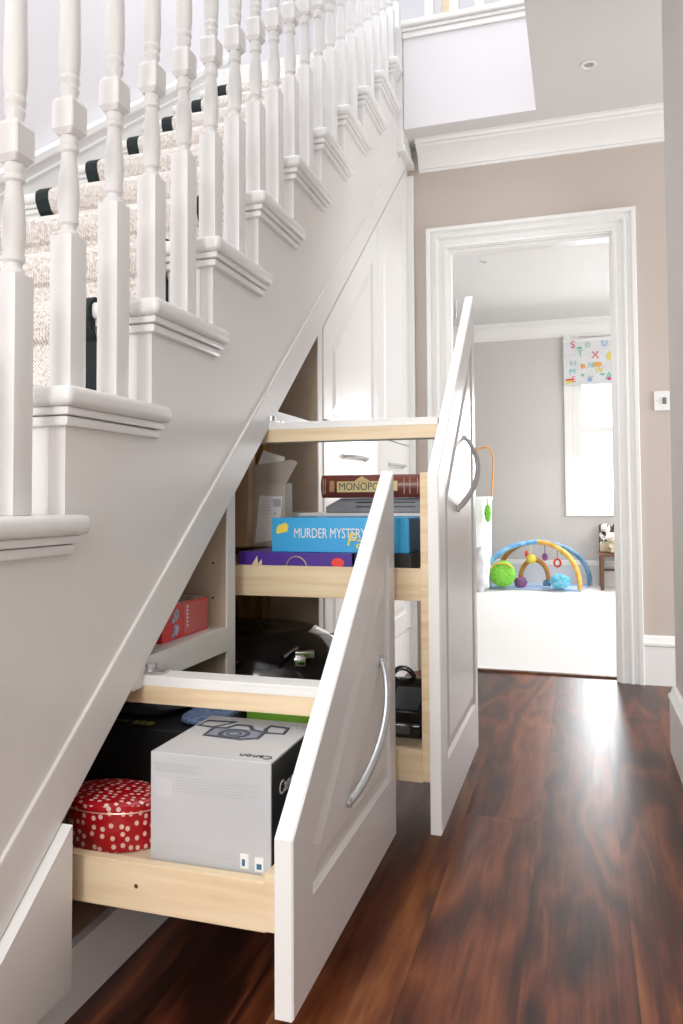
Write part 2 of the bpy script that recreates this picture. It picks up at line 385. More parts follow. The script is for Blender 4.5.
# cornice along the end wall
def cornice(y, s=1, h=.12):
    pts = [(0, 0), (0, -.118), (-.010, -.118), (-.014, -.108), (-.022, -.106), (-.026, -.095), (-.040, -.060), (-.066, -.035), (-.088, -.026), (-.092, -.018), (-.108, -.016), (-.112, -.006), (-.122, -.004), (-.122, 0)]
    return [(y+p[0]*s, HC+p[1]*s) for p in pts]
b = bm_(); prism(b, cornice(YB), 'x', -.71, .9); struct('trim_3', b, WHITE, True)
b = bm_(); prism(b, cornice(YF, 1.2), 'x', -2.2, 2.5); struct('trim_4', b, WHITE, True)
# skirting boards
SK = [(0, 0), (.018, 0), (.018, .165), (.022, .170), (.022, .180), (.014, .190), (.010, .205), (0, .212)]
b = bm_(); prism(b, [(YB-p[0], p[1]) for p in SK], 'x', .258, .9); struct('baseboard_back', b, WHITE, True)
b = bm_(); sweep(b, [(.285, -2.3, 0), (.285, 2.66, 0), (.40, 2.66, 0)], (0, 0, 1), [(u, v) for u, v in SK]); struct('baseboard_right', b, WHITE, True)
b = bm_(); prism(b, [(YF-p[0], p[1]*1.12) for p in SK], 'x', -2.2, 2.5); struct('baseboard_far', b, WHITE, True)
# door casing and lining
b = bm_()
CAS = [(0, 0), (0, .012), (-.010, .016), (-.016, .009), (-.036, .009), (-.046, .022), (-.052, .022), (-.058, .012), (-.072, .012), (-.080, .024), (-.094, .026), (-.098, .020), (-.098, 0)]
sweep(b, [(.164, YB, 0), (.164, YB, 2.005), (-.582, YB, 2.005), (-.582, YB, 0)], (0, -1, 0), CAS)
struct('door_1', b, WHITE, True)
b = bm_()
prism(b, [(-.602, 0), (-.576, 0), (-.576, 1.998), (.160, 1.998), (.160, 0), (.192, 0), (.192, 2.022), (-.602, 2.022)], 'y', YB-.002, YB2+.015)
prism(b, [(-.577, 0), (-.564, 0), (-.564, 1.984), (.150, 1.984), (.150, 0), (.161, 0), (.161, 1.999), (-.577, 1.999)], 'y', YB+.01, YB+.055)
prism(b, [(-.668, 0), (-.602, 0), (-.602, 2.02), (.19, 2.02), (.19, 0), (.25, 0), (.25, 2.1), (-.668, 2.1)], 'y', YB2, YB2+.018)
dl = struct('door_2', b, WHITE)
for z in (1.74, .22):
    b = bm_(); box(b, -.5762, -.572, YB+.06, YB2+.01, z-.045, z+.045, .001); tube(b, [(-.562, YB2+.016, z-.045), (-.562, YB2+.016, z+.045)], .005)
    h = mesh_obj('hinge', b, STEEL, dl); h['label'] = 'small steel butt hinge'
# playroom shell
b = bm_(); box(b, -2.4, -2.3, YB2, YF, 0, HC); struct('wall_playroom_left', b, FARW)
b = bm_(); box(b, 2.5, 2.6, YB2, YF, 0, HC); struct('wall_playroom_right', b, FARW)
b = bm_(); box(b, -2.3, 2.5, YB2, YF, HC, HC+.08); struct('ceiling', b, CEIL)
WX0, WX1, WZ0, WZ1 = -.03, .82, .74, 2.36
b = bm_()
box(b, -2.3, WX0, YF, YF+.22, 0, HC); box(b, WX1, 2.5, YF, YF+.22, 0, HC); box(b, WX0, WX1, YF, YF+.22, 0, WZ0); box(b, WX0, WX1, YF, YF+.22, WZ1, HC)
struct('wall_far', b, FARW)
# sash window
b = bm_()
sweep(b, [(WX1, YF, WZ0), (WX1, YF, WZ1), (WX0, YF, WZ1), (WX0, YF, WZ0)], (0, -1, 0), [(0, 0), (0, .014), (-.03, .014), (-.035, .022), (-.085, .026), (-.09, 0)], closed=True)
for x0, x1 in ((WX0, WX0+.05), (WX1-.05, WX1)): box(b, x0, x1, YF, YF+.12, WZ0, WZ1, .003)
box(b, WX0+.05, WX1-.05, YF+.02, YF+.12, WZ0, WZ0+.03)
wn_ = struct('window_1', b, WHITE)
for nm, y0, z0, z1 in (('upper_sash', YF+.10, 1.445, WZ1), ('lower_sash', YF+.06, WZ0+.02, 1.48)):
    b = bm_(); x0, x1 = WX0+.03, WX1-.03
    box(b, x0, x0+.045, y0, y0+.035, z0, z1, .003); box(b, x1-.045, x1, y0, y0+.035, z0, z1, .003)
    box(b, x0+.045, x1-.045, y0, y0+.035, z0, z0+.045, .003); box(b, x0+.045, x1-.045, y0, y0+.035, z1-.035, z1, .003)
    s_ = mesh_obj(nm, b, WHITE, wn_)
    b = bm_(); box(b, x0+.04, x1-.04, y0+.016, y0+.020, z0+.04, z1-.03); mesh_obj('window_pane', b, GLASS, s_)
b = bm_(); box(b, .20, .24, YF+.04, YF+.062, WZ0+.022, WZ0+.045, .004); ball(b, (.22, YF+.04, WZ0+.05), .009, 10)
mesh_obj('sash_lift', b, STEEL, wn_, True)
b = bm_(); box(b, -3, 4, YF+1.6, YF+1.62, -.5, 4); struct('sky_backdrop', b, emit_sky())

# ------------------------------------------------------------------ staircase
RISE, GO, Y0, Z0 = .201, .255, .741, .782
ty = lambda n: Y0+GO*n
tz = lambda n: Z0+RISE*n
stair = thing('staircase', 'white painted cut-string staircase rising over the open drawers to the landing', 'staircase', (-1.2, .6, 0))
NT = 11
for n in range(-1, NT):
    y, z = ty(n), tz(n); b = bm_(); yr = ty(n+1)+.03
    def L(o, e): return [(XW+.02, y+o), (-.739-o, y+o), (-.739-o, yr+.03+e), (-.772, yr+.03+e), (-.772, yr+.001), (XW+.02, yr+.001)]
    prism(b, L(0, 0), 'z', z-.032, z, .0125, 3)
    prism(b, L(.012, -.012), 'z', z-.045, z-.032, .003, 2)
    prism(b, L(.018, -.018), 'z', z-.062, z-.046, .005, 2)
    mesh_obj('tread', b, GLOSS, stair, True)
    b = bm_(); box(b, XW+.02, XP-.0305, y+.03, y+.048, z-RISE, z-.032); mesh_obj('riser', b, GLOSS, stair)
b = bm_(); box(b, XW+.02, XP-.0305, ty(NT)+.03, ty(NT)+.048, tz(NT)-RISE, 2.95); mesh_obj('riser', b, GLOSS, stair)
pts = [(.2, BEAD(.2)), (YB, BEAD(YB)), (YB, 2.95), (ty(NT)+.03, 2.95)]
yy = []
for n in range(NT-1, -2, -1): yy += [(ty(n+1)+.03, tz(n)-.03), (ty(n)+.03, tz(n)-.03)]
pts += yy; pts.append((.2, pts[-1][1]))
b = bm_(); prism(b, [p for p in pts], 'x', XP-.03, XP)
mesh_obj('side_panel', b, STAIRW, stair).__setitem__('label', 'large white panel below the steps')
b = bm_(); prism(b, [(.2, CUT(.2)), (YB, CUT(YB)), (YB, BEAD(YB)), (.2, BEAD(.2))], 'x', XP-.034, XP+.006, .003)
mesh_obj('string_rail', b, STAIRW, stair)
# underside of the flight, inner string
b = bm_(); prism(b, [(.2, CUT(.2)+.02), (YB, CUT(YB)+.02), (YB, CUT(YB)+.04), (.2, CUT(.2)+.04)], 'x', XW+.01, XP-.035)
mesh_obj('soffit', b, TIMBER, stair)
b = bm_()
line = lambda y, o: Z0+(y-Y0)*RISE/GO+o
prism(b, [(.2, line(.2, -.3)), (3.7, line(3.7, -.3)), (3.7, line(3.7, .06)), (.2, line(.2, .06))], 'x', XW+.001, XW+.03, .002)
prism(b, [(.2, line(.2, .06)), (3.7, line(3.7, .06)), (3.7, line(3.7, .10)), (.2, line(.2, .10))], 'x', XW+.001, XW+.045, .008, 3)
prism(b, [(.2, line(.2, .015)), (3.7, line(3.7, .015)), (3.7, line(3.7, .028)), (.2, line(.2, .028))], 'x', XW+.001, XW+.037, .003)
mesh_obj('wall_string', b, GLOSS, stair)
b = bm_(); box(b, -.80, -.742, 3.40, 3.615, 2.42, 2.99, .003); box(b, -.81, -.732, 3.39, 3.618, 2.40, 2.43, .004)
mesh_obj('newel_drop', b, GLOSS, stair)
# carpet runner
runner = thing('stair_runner', 'pale woven stair carpet runner with black bound edges', 'carpet', (-1.265, .75, 0))
def runner_bm(x0, x1, th):
    out = []
    for n in range(-1, NT):
        y, z = ty(n), tz(n)
        out += [(y+.03-th, z-RISE+th), (y+.03-th, z-.072), (y+.016-th, z-.064), (y+.008-th, z-.050), (y-th+.001, z-.036), (y-th, z-.030), (y-th, z-.012), (y-th+.006, z-.001), (y+.010, z+th)]
    out = [(p[0], p[1]) for p in out]
    out += [(ty(NT)+.03-th, tz(NT-1)+th), (ty(NT)+.03-th, 2.94)]
    back = [(p[0]+.02, p[1]-.02) for p in out][::-1]
    b = bm_(); n = len(out); A = []
    for x in (x0, x1):
        A.append([b.verts.new((x, p[0], p[1])) for p in out]+[b.verts.new((x, p[0], p[1])) for p in back])
    m = len(A[0])
    for i in range(m): b.faces.new((A[0][i], A[0][(i+1) % m], A[1][(i+1) % m], A[1][i]))
    for a in A:
        for i in range(n-1): b.faces.new((a[i], a[i+1], a[m-2-i], a[m-1-i]))
    return b
mesh_obj('carpet', runner_bm(-1.575, -.925, .009), SISAL, runner)
for x0, x1 in ((-1.622, -1.575), (-.925, -.880)):
    mesh_obj('border', runner_bm(x0, x1, .011), BLKB, runner)['label'] = 'black bound edge'
# balustrade
bal = thing('stair_balustrade', 'row of white turned stair balusters under a white handrail', 'balustrade', (-.79, .7, .7))
def baluster_mesh(h, top):
    b = bm_(); s = .0205
    box(b, -s, s, -s, s, 0, h, .0022, 2)
    pr = [(.0165, h), (.0175, h+.004), (.0165, h+.009), (.0125, h+.012), (.0125, h+.018), (.0160, h+.022), (.0165, h+.027), (.0150, h+.032),
          (.0165, h+.045), (.0175, h+.062), (.0165, h+.085), (.0140, h+.115), (.0120, h+.135), (.0120, h+.138), (.0155, h+.142), (.0160, h+.148), (.0135, h+.151), (.0150, h+.156), (.0150, h+.162), (.0135, h+.168)]
    lathe(b, pr, 0, 0, seg=20)
    # faceted block
    t = bmesh.new(); rg = []
    for q, z in ((.0145, h+.167), (.0205, h+.176), (.0205, h+.220), (.0145, h+.229)):
        c = .0022; rg.append([t.verts.new((x, y, z)) for x, y in ((q-c, -q), (q, -q+c), (q, q-c), (q-c, q), (-q+c, q), (-q, q-c), (-q, -q+c), (-q+c, -q))])
    for a, c_ in zip(rg, rg[1:]):
        for i in range(8): t.faces.new((a[i], a[(i+1) % 8], c_[(i+1) % 8], c_[i]))
    t.faces.new(rg[0][::-1]); t.faces.new(rg[-1]); merge(b, t)
    pr = [(.0130, h+.228), (.0130, h+.236), (.0145, h+.240), (.0155, h+.246), (.0140, h+.251), (.0150, h+.256), (.0165, h+.259), (.0165, h+.264), (.0145, h+.268),
          (.0165, h+.280), (.0178, h+.300), (.0172, h+.34), (.0150, h+.45), (.0125, top-.16), (.0125, top-.13)]
    lathe(b, pr, 0, 0, seg=20)
    box(b, -s, s, -s, s, top-.13, top+.02, .002)
    o = mesh_obj('baluster', b, GLOSS, bal, True, ang=24); return o
HR = lambda y: Z0+(y-Y0)*RISE/GO+.90
protos = {}
for n in range(-1, NT):
    for k, (dy, sq) in enumerate(((.062, .25), (.190, .352))):
        y = ty(n)+dy
        if y < .6: continue
        if k not in protos:
            o = baluster_mesh(sq, HR(y)-tz(n)); protos[k] = o
        else:
            o = protos[k].copy(); C.objects.link(o)
        o.location = Vector((-.79, y, tz(n)))-bal.location
b = bm_(); prism(b, [(.4, HR(.4)), (3.55, HR(3.55)), (3.55, HR(3.55)+.055), (.4, HR(.4)+.055)], 'x', -.822, -.758, .016, 3); mesh_obj('handrail', b, GLOSS, bal, True)
# landing balustrade
lb = thing('landing_balustrade', 'white balusters standing along the upstairs landing edge', 'balustrade', (-.45, 3.45, 2.96))
for i in range(6):
    o = protos[0].copy(); C.objects.link(o); o.parent = lb; o.location = (-.62+i*.115+.45, -.015, .032)
b = bm_(); box(b, -.75, -.15, 3.41, 3.46, 3.88, 3.93, .012, 3); mesh_obj('handrail', b, GLOSS, lb)
b = bm_(); prism(b, [(-.600, 2.955), (-.545, 2.955), (-.540, 3.60), (-.595, 3.60)], 'y', 3.62, 3.66, .003); tag(mesh_obj('wooden_post', b, PINEY), 'pale wooden post glimpsed on the upstairs landing', 'post')

# ------------------------------------------------------------------ cupboard carcass under the stairs
cab = thing('understairs_cabinet', 'white cupboard carcass with beige lining built under the staircase', 'cabinet', (-1.2, 1.5, 0))
b = bm_(); box(b, XP-.018, XP, .2, 2.29, 0, .102); mesh_obj('plinth', b, STAIRW, cab)
for y in (1.612, 2.262):
    b = bm_(); y1 = y+.042
    prism(b, [(y, .10), (y1, .10), (y1, CUT(y1)+.01), (y, CUT(y)+.01)], 'x', XP-.005, XP-.001); mesh_obj('face_frame', b, STAIRW, cab)
    b = bm_(); prism(b, [(y+.004, .10), (y1-.004, .10), (y1-.004, CUT(y1)+.01), (y+.004, CUT(y)+.01)], 'x', -1.70, XP-.005)
    dv = mesh_obj('divider', b, MDF, cab)
    if y < 2:
        for z in (.18, .27, .36, .45, .58, .66, .74):
            b = bm_(); tube(b, [(-.808, y+.0032, z), (-.808, y+.0045, z)], .0028, 8); mesh_obj('shelf_pin_hole', b, INK, dv)
b = bm_(); prism(b, [(.2, .1), (3.6, .1), (3.6, CUT(3.6)), (.2, CUT(.2))], 'x', XW+.005, -1.70); mesh_obj('back_panel', b, MDF, cab)
b = bm_(); box(b, -1.70, XP-.018, .2, 2.29, .085, .102); mesh_obj('base_panel', b, MDF, cab)
b = bm_(); box(b, -1.15, XP-.018, 1.05, 1.614, .497, .515); box(b, XP-.018, XP-.0005, 1.22, 1.614, .462, .515); mesh_obj('shelf', b, STAIRW, cab)
b = bm_(); box(b, XP-.05, XP-.004, 1.86, 2.265, 1.012, 1.045, .002); mesh_obj('cross_rail', b, GLOSS, cab)
b = bm_(); box(b, -1.05, -.93, 2.20, 2.258, .15, CUT(2.2)-.01, .004); mesh_obj('timber_stud', b, TIMBER, cab)
b = bm_(); tube(b, [(-.655, 1.0518, .215), (-.655, 1.053, .215)], .0035, 10); kn_mesh = b
# closed drawer front at the bottom of the flight
cf = thing('pull_out_drawer', 'closed white drawer front at the lower left of the staircase', 'drawer', (-.76, .8, .065))
b = bm_(); prism(b, [(.72, .065), (1.019, .065), (1.019, CUT(1.019)-.002), (.72, CUT(.72)-.002)], 'x', -.767, -.745, .005, 3)
mesh_obj('drawer_front', b, GLOSS, cf, True)

# ------------------------------------------------------------------ pull-out drawers
def bow_handle(parent, p0, p1, out, name='handle', r=.0074):
    b = bm_(); p0 = Vector(p0); p1 = Vector(p1); n = 18; pts = []
    for i in range(n+1):
        t = i/n; s = math.sin(PI*t)**.75
        pts.append(p0.lerp(p1, t)+Vector((out*s, 0, 0)))
    tube(b, pts, r, 10, flat=.62)
    for p in (p0, p1): tube(b, [p-Vector((.0, 0, 0)), p+Vector((.006, 0, 0))], .0085, 12)
    return mesh_obj(name, b, STEEL, parent, True)
def pullout(label, y0, y1, xo, shelves, rail_y, rail_z, hp, zpost, ds, bow=.043, th=.025, lift=.026):
    root = thing('pull_out_drawer', label, 'drawer', (-.8, (y0+y1)/2, .07))
    xi = xo-th
    b = bm_(); panel_front(b, [(y0, .068), (y1, .068), (y1, CUT(y1)+lift), (y0, CUT(y0)-.010)], xi, xo, ds)
    fr = mesh_obj('drawer_front', b, GLOSS, root)
    bow_handle(fr, (xo, *hp[0]), (xo, *hp[1]), bow)
    ya, yb = y0+.012, y1-.045
    b = bm_(); box(b, xi-.019, xi-.0005, ya-.004, ya+.045, shelves[0][0]-.068, zpost, .001)
    mesh_obj('front_post', b, PINE, root)
    b = bm_(); box(b, xi-.019, xi-.0005, yb-.02, yb+.015, shelves[0][0]-.068, CUT(yb)-.07, .001); mesh_obj('front_post', b, PINE, root)
    for zt, deep, far in shelves:
        b = bm_(); xa, xb = -1.50, xi-.019
        box(b, xa, xb, ya, ya+.018, zt-.072, zt, .0012); box(b, xa, xb, yb-.018, yb, zt-.072, zt+far, .0012)
        box(b, xa, xa+.018, ya+.018, yb-.018, zt-.072, zt, .001); box(b, xb-.018, xb, ya+.018, yb-.018, zt-.072, zt-.004, .001)
        tr = mesh_obj('tray', b, PINE, root)
        b = bm_(); box(b, xa+.018, xb-.018, ya+.018, yb-.018, zt-deep-.012, zt-deep); mesh_obj('tray_base', b, PINEY, tr)
    b = bm_(); box(b, -1.50, xi-.001, rail_y, rail_y+.05, rail_z-.045, rail_z, .0015); rl = mesh_obj('top_rail', b, PINE, root)
    b = bm_(); box(b, -1.50, xi-.001, rail_y-.001, rail_y+.051, rail_z, rail_z+.006, .001)
    box(b, -1.50, xi-.001, rail_y-.0012, rail_y+.001, rail_z-.012, rail_z, .0004)
    mesh_obj('runner', b, WHITE, rl)
    b = bm_(); box(b, -.80, -.735, rail_y+.004, rail_y+.036, rail_z+.006, rail_z+.012, .001); tube(b, [(-.765, rail_y+.02, rail_z+.012), (-.765, rail_y+.02, rail_z+.024)], .012, 14)
    mesh_obj('roller', b, STEEL, rl, True)
    return root
near = pullout('white sloping pull-out drawer nearest the camera, low tray of boxes', 1.04, 1.683, -.395, [(.250, .014, 0)], 1.255, .478, ((1.555, .474), (1.315, .272)), .262, [.135, .055, .085, .085], .036, .028, .012)
kn = mesh_obj('wood_knot', kn_mesh, MARO, [c for c in near.children if c.name.startswith('tray')][0]); kn['label'] = 'small dark knot in the pine tray side'
tall = pullout('tall white pointed pull-out drawer in the middle with stacked trays of games', 1.70, 2.345, -.297, [(.246, .030, 0), (.648, .010, 0)], 1.845, .999, ((2.13, .974), (1.975, .780)), .865, [.135, .055, .085, .085])

b = bm_(); box(b, -.95, -.342, 2.078, 2.296, .754, .768, .001); us = mesh_obj('upper_shelf', b, GLOSS, tall)
b = bm_(); box(b, -.95, -.342, 2.080, 2.098, .700, .754, .001); mesh_obj('shelf_apron', b, PINE, us)
b = bm_(); box(b, -.95, -.342, 2.280, 2.297, .648, .754, .001); mesh_obj('shelf_support', b, PINE, us)

# ------------------------------------------------------------------ built-in wardrobe
wr = thing('built_in_wardrobe', 'white built-in wardrobe with sloped-top doors beside the playroom doorway', 'wardrobe', (-1.2, 2.95, 0))
xc = XP
b = bm_()
box(b, -1.69, xc-.02, 2.308, 2.325, .0, CUT(2.31)-.01); box(b, -1.69, xc-.001, 3.600, 3.618, 0, CUT(3.6)-.03)
box(b, -1.69, xc-.02, 2.325, 3.6, .19, .205); box(b, -1.69, xc-.02, 2.325, 3.6, 1.055, 1.070); box(b, xc-.02, -.738, 3.598, 3.619, 0, CUT(3.6)-.06, .002); mesh_obj('carcass', b, WHITE, wr)
b = bm_(); box(b, xc-.02, xc-.006, 2.308, 3.6, 0, .200, .001); mesh_obj('plinth', b, WHITE, wr)
for y0, y1 in ((2.309, 3.012), (3.016, 3.597)):
    b = bm_(); panel_front(b, [(y0, 1.062), (y1, 1.062), (y1, CUT(y1)-.012), (y0, CUT(y0)-.012)], xc-.018, xc+.002, [.02, .075, .09, .09])
    mesh_obj('wardrobe_door', b, GLOSS, wr)
    for z0, z1 in ((.84, 1.058),):
        b = bm_(); box(b, xc-.018, xc+.002, y0, y1, z0, z1, .002); d = mesh_obj('wardrobe_drawer', b, GLOSS, wr)
        zc = .957; yc = (y0+y1)/2; bow_handle(d, (xc+.002, yc-.14, zc), (xc+.002, yc+.14, zc), .034, r=.009)
    b = bm_(); panel_front(b, [(y0, .207), (y1, .207), (y1, .836), (y0, .836)], xc-.018, xc+.002, [.08]*4); mesh_obj('wardrobe_door', b, GLOSS, wr)

# ------------------------------------------------------------------ things in the near tray
ZB = .237
# camera box
cx0, cx1, cy0, cy1, cz1 = -.652, -.448, 1.088, 1.30, .408
cb = thing('camera_box', 'silver-grey cardboard camera box in the lowest open tray', 'box', ((cx0+cx1)/2, (cy0+cy1)/2, ZB))
b = bm_(); box(b, cx0, cx1, cy0, cy1, ZB, cz1, .0015, 2); mesh_obj('carton', b, CAMGREY, cb)
b = bm_(); box(b, cx1-.0005, cx1+.0012, cy0+.003, cy1-.003, ZB+.003, cz1-.003, .0003); mesh_obj('side_print', b, BLACKM, cb)['label'] = 'black printed end panel'
text('brand_lettering', 'Canon', .021, INK, frame((cx1-.006, cy0+.028, cz1+.0004), (-1, 0, 0), (0, -1, 0)), cb)
text('model_lettering', 'EOS', .022, GREYINK, frame((cx1-.012, cy1-.025, cz1+.0004), (-1, 0, 0), (0, -1, 0)), cb)
text('end_lettering', 'Canon', .03, WPAPER, frame((cx1+.0016, cy0+.03, cz1-.06), (0, 1, 0), (0, 0, 1)), cb)
def print_outline(b, pts, z, r=.0022): tube(b, [(x, y, z) for x, y in pts], r, 6, flat=.3, closed=True)
b = bm_(); kx, ky = -.560, 1.215
prism(b, [(kx-.05, ky-.028), (kx+.045, ky-.022), (kx+.043, ky+.012), (kx+.018, ky+.02), (kx-.03, ky+.018), (kx-.052, ky+.014)], 'z', cz1, cz1+.0003, mi=1)
print_outline(b, [(kx-.05, ky-.028), (kx+.02, ky-.034), (kx+.045, ky-.022), (kx+.043, ky+.012), (kx+.018, ky+.02), (kx+.005, ky+.04), (kx-.02, ky+.04), (kx-.03, ky+.018), (kx-.052, ky+.014)], cz1+.0006, .0042)
print_outline(b, [(kx+.012*math.cos(a/12*2*PI)-.004, ky+.011*math.sin(a/12*2*PI)-.008) for a in range(12)], cz1+.0006)
print_outline(b, [(kx+.024*math.cos(a/16*2*PI)-.004, ky+.021*math.sin(a/16*2*PI)-.008) for a in range(16)], cz1+.0006, .0042)
print_outline(b, [(kx+.047, ky+.01), (kx+.078, ky+.012), (kx+.074, ky+.045), (kx+.04, ky+.050), (kx+.038, ky+.03)], cz1+.0006, .0042)
print_outline(b, [(kx-.055, ky+.016), (kx-.085, ky+.020), (kx-.082, ky+.05), (kx-.03, ky+.055)], cz1+.0006, .0042)
mesh_obj('camera_drawing', b, [mat('slate_ink', (.05, .06, .085), .5), mat('grey_blue_print', (.22, .25, .31), .5)], cb)
b = bm_()
for i in range(5): box(b, cx0+.006, cx0+.090-.01*(i % 3), cy0-.0004, cy0+.0002, cz1-.016-.003*i, cz1-.0172-.003*i)
for i in range(6): box(b, cx0+.045, cx1-.02-.02*(i % 2), cy0-.0004, cy0+.0002, cz1-.036-.0042*i, cz1-.0368-.0042*i)
for i in range(3): box(b, cx0+.008, cx1-.015-.01*i, cy0-.0004, cy0+.0002, ZB+.030-.004*i, ZB+.0306-.004*i)
mesh_obj('small_print', b, GREYINK, cb)
b = bm_(); box(b, cx0+.008, cx0+.038, cy0-.0005, cy0+.0002, cz1-.068, cz1-.040); mesh_obj('faint_label', b, mat('faint_label_grey', (.57, .575, .59), .45), cb)
b = bm_()
box(b, cx1-.050, cx1-.036, cy0-.0007, cy0+.0002, ZB+.010, ZB+.032); box(b, cx1-.026, cx1-.012, cy0-.0007, cy0+.0002, ZB+.008, ZB+.030); st = mesh_obj('sticker', b, WPAPER, cb)
b = bm_(); box(b, cx1-.047, cx1-.042, cy0-.0010, cy0+.0002, ZB+.014, ZB+.024); box(b, cx1-.023, cx1-.015, cy0-.001, cy0, ZB+.012, ZB+.02); mesh_obj('sticker_print', b, BLUED, st)
# polka dot tin
TX, TY, TR = -.757, 1.148, .087
def squash(b):
    for v in b.verts: v.co.y = TY+(v.co.y-TY)*.66
tin = thing('polka_dot_tin', 'round red tin with white polka dots in the lowest tray', 'tin', (TX, TY, ZB))
b = bm_(); lathe(b, [(TR-.002, 0), (TR, .002), (TR, .062)], TX, TY, ZB, 56, uvr=TR); squash(b); mesh_obj('tin_body', b, POLKA, tin, True)
b = bm_(); lathe(b, [(TR+.0015, .062), (TR+.0015, .074), (TR-.002, .077), (TR-.012, .079), (0, .081)], TX, TY, ZB, 56, uvr=TR); squash(b); ld = mesh_obj('tin_lid', b, POLKA, tin, True)
b = bm_(); tube(b, [(TX+(TR+.0018)*math.cos(a/40*2*PI), TY+(TR+.0018)*math.sin(a/40*2*PI), ZB+.0625) for a in range(40)], .0013, 6, closed=True); squash(b); mesh_obj('lid_rim', b, mat('pinkish_gold_rim', (.75, .45, .36), .3, .5), ld, True)
# black box with soft bag on top
b = bm_(); box(b, -1.00, -.665, 1.305, 1.60, ZB, .372, .003, 2); bb = tag(recenter(mesh_obj('black_box', b, BLACKM)), 'black box with faint yellow print behind the polka dot tin', 'box')
b = bm_()
for i, (x, wd) in enumerate(((-.930, .016), (-.910, .022), (-.884, .010), (-.870, .018))): box(b, x, x+wd, 1.335, 1.342, .3719, .3724)
for x, wd in ((-.838, .012), (-.822, .010), (-.808, .014)): box(b, x, x+wd, 1.325, 1.345, .3719, .3724, rot=.3)
q = mesh_obj('faded_print', b, mat('olive_print', (.32, .34, .05), .5)); q.parent = bb; q.location = -bb.location
def blob(name, c, s, M, sub=3, amp=.12, seed=1, power=.7):
    b = bm_(); bmesh.ops.create_icosphere(b, subdivisions=sub+1, radius=1); rnd = random.Random(seed); ph = [rnd.uniform(0, 6) for _ in range(6)]
    for v in b.verts:
        p = v.co.copy()
        for i in range(3): p[i] = math.copysign(abs(p[i])**power, p[i])
        k = 1+amp*(math.sin(5*v.co.x+ph[0])*math.sin(4*v.co.y+ph[1])+.5*math.sin(9*v.co.z+ph[2]+4*v.co.x))
        p *= k; v.co = Vector((p.x*s[0]+c[0], p.y*s[1]+c[1], p.z*s[2]+c[2]))
    return mesh_obj(name, b, M, smooth=True)
o = blob('soft_bag', (-.86, 1.44, .372+.032), (.10, .075, .036), GREYF, amp=.07, seed=3); tag(recenter(o), 'dark padded bag lying on the black box', 'bag')
b = bm_(); tube(b, [(-.84+.02*math.sin(i), 1.385-.01*i*.2, .408+.012*math.sin(i*.9)) for i in range(8)], .010, 8, flat=.5); tube(b, [(-.80, 1.40, .40), (-.785, 1.42, .418), (-.79, 1.46, .425)], .012, 8)
sb = mesh_obj('carry_strap', b, NAVY, None, True); sb.parent = o; sb.location = -o.location
o = blob('folded_cloth', (-.705, 1.405, .373+.008), (.045, .07, .008), DENIM, amp=.03, seed=8, power=.6); tag(recenter(o), 'blue dotted folded cloth peeping over the back left of the camera box', 'fabric')
# lime green toy box
gt = thing('lime_toy', 'lime green plastic toy behind the camera box', 'toy', (-.50, 1.55, ZB))
b = bm_(); box(b, -.655, -.44, 1.46, 1.58, ZB+.112, ZB+.140, .004); box(b, -.655, -.63, 1.455, 1.58, ZB, ZB+.112, .003); box(b, -.47, -.44, 1.455, 1.58, ZB, ZB+.112, .003); mesh_obj('toy_frame', b, GREEN, gt)
b = bm_(); box(b, -.629, -.612, 1.457, 1.475, ZB, ZB+.112, .003); box(b, -.60, -.58, 1.457, 1.475, ZB, ZB+.112, .003); mesh_obj('toy_bracket', b, TEAL, gt)
b = bm_(); box(b, -.578, -.472, 1.47, 1.57, ZB, ZB+.110, .002); mesh_obj('toy_screen', b, BLACKP, gt)
# red box on the small shelf
rb = thing('red_box', 'small red printed carton on the white shelf left of the divider', 'box', (-.87, 1.49, .515))
b = bm_(); box(b, -.93, -.806, 1.385, 1.588, .515, .588, .0012); mesh_obj('carton', b, REDC, rb)
b = bm_(); box(b, -.927, -.809, 1.388, 1.585, .587, .5888, .0004); mesh_obj('top_print', b, noisy('mottled_print', (.62, .56, .52), (.20, .10, .10), 35, .5, lo=.5, hi=.6), rb)
b = bm_(); box(b, -.8062, -.8052, 1.475, 1.583, .519, .584, .0002); mesh_obj('side_print', b, REDPALE, rb)
b = bm_()
for z in (.535, .566): ball(b, (-.8055, 1.442, z), .011, 12, s=(.06, 1, 1.1)); box(b, -.806, -.805, 1.425, 1.436, z-.015, z-.007)
mesh_obj('cartoon_print', b, noisy('blue_white_print', (.55, .65, .75), (.12, .18, .35), 90, .5), rb)
b = bm_()
for i in range(6): box(b, -.8054, -.8049, 1.486, 1.493, .575-.008*i, .580-.008*i)
mesh_obj('faded_title', b, WPAPER, rb)

# ------------------------------------------------------------------ things in the tall drawer
ZS = .640
pb = thing('purple_game_box', 'purple board game box under the light blue box', 'box', (-.65, 1.9, ZS))
b = bm_(); box(b, -.80, -.510, 1.738, 2.02, ZS, .678, .001); mesh_obj('carton', b, PURP, pb)
b = bm_()
for i, (x, r_) in enumerate(((-.648, .026),)):
    pts = [(x+r_*math.cos(a/12*PI), 1.7378, ZS+.003+r_*math.sin(a/12*PI)) for a in range(13)]; tube(b, pts, .006, 6, flat=.2)
mesh_obj('gold_ring_print', b, CREAMP, pb)
b = bm_(); prism(b, [(-.765, ZS+.006), (-.750, ZS+.030), (-.748, ZS+.010), (-.738, ZS+.022), (-.738, ZS+.006)], 'y', 1.7368, 1.738); mesh_obj('rabbit_print', b, CREAMP, pb)
b = bm_(); ball(b, (-.545, 1.7378, ZS+.016), .016, 12, s=(1, .05, .7)); mesh_obj('red_print', b, TOYR, pb)
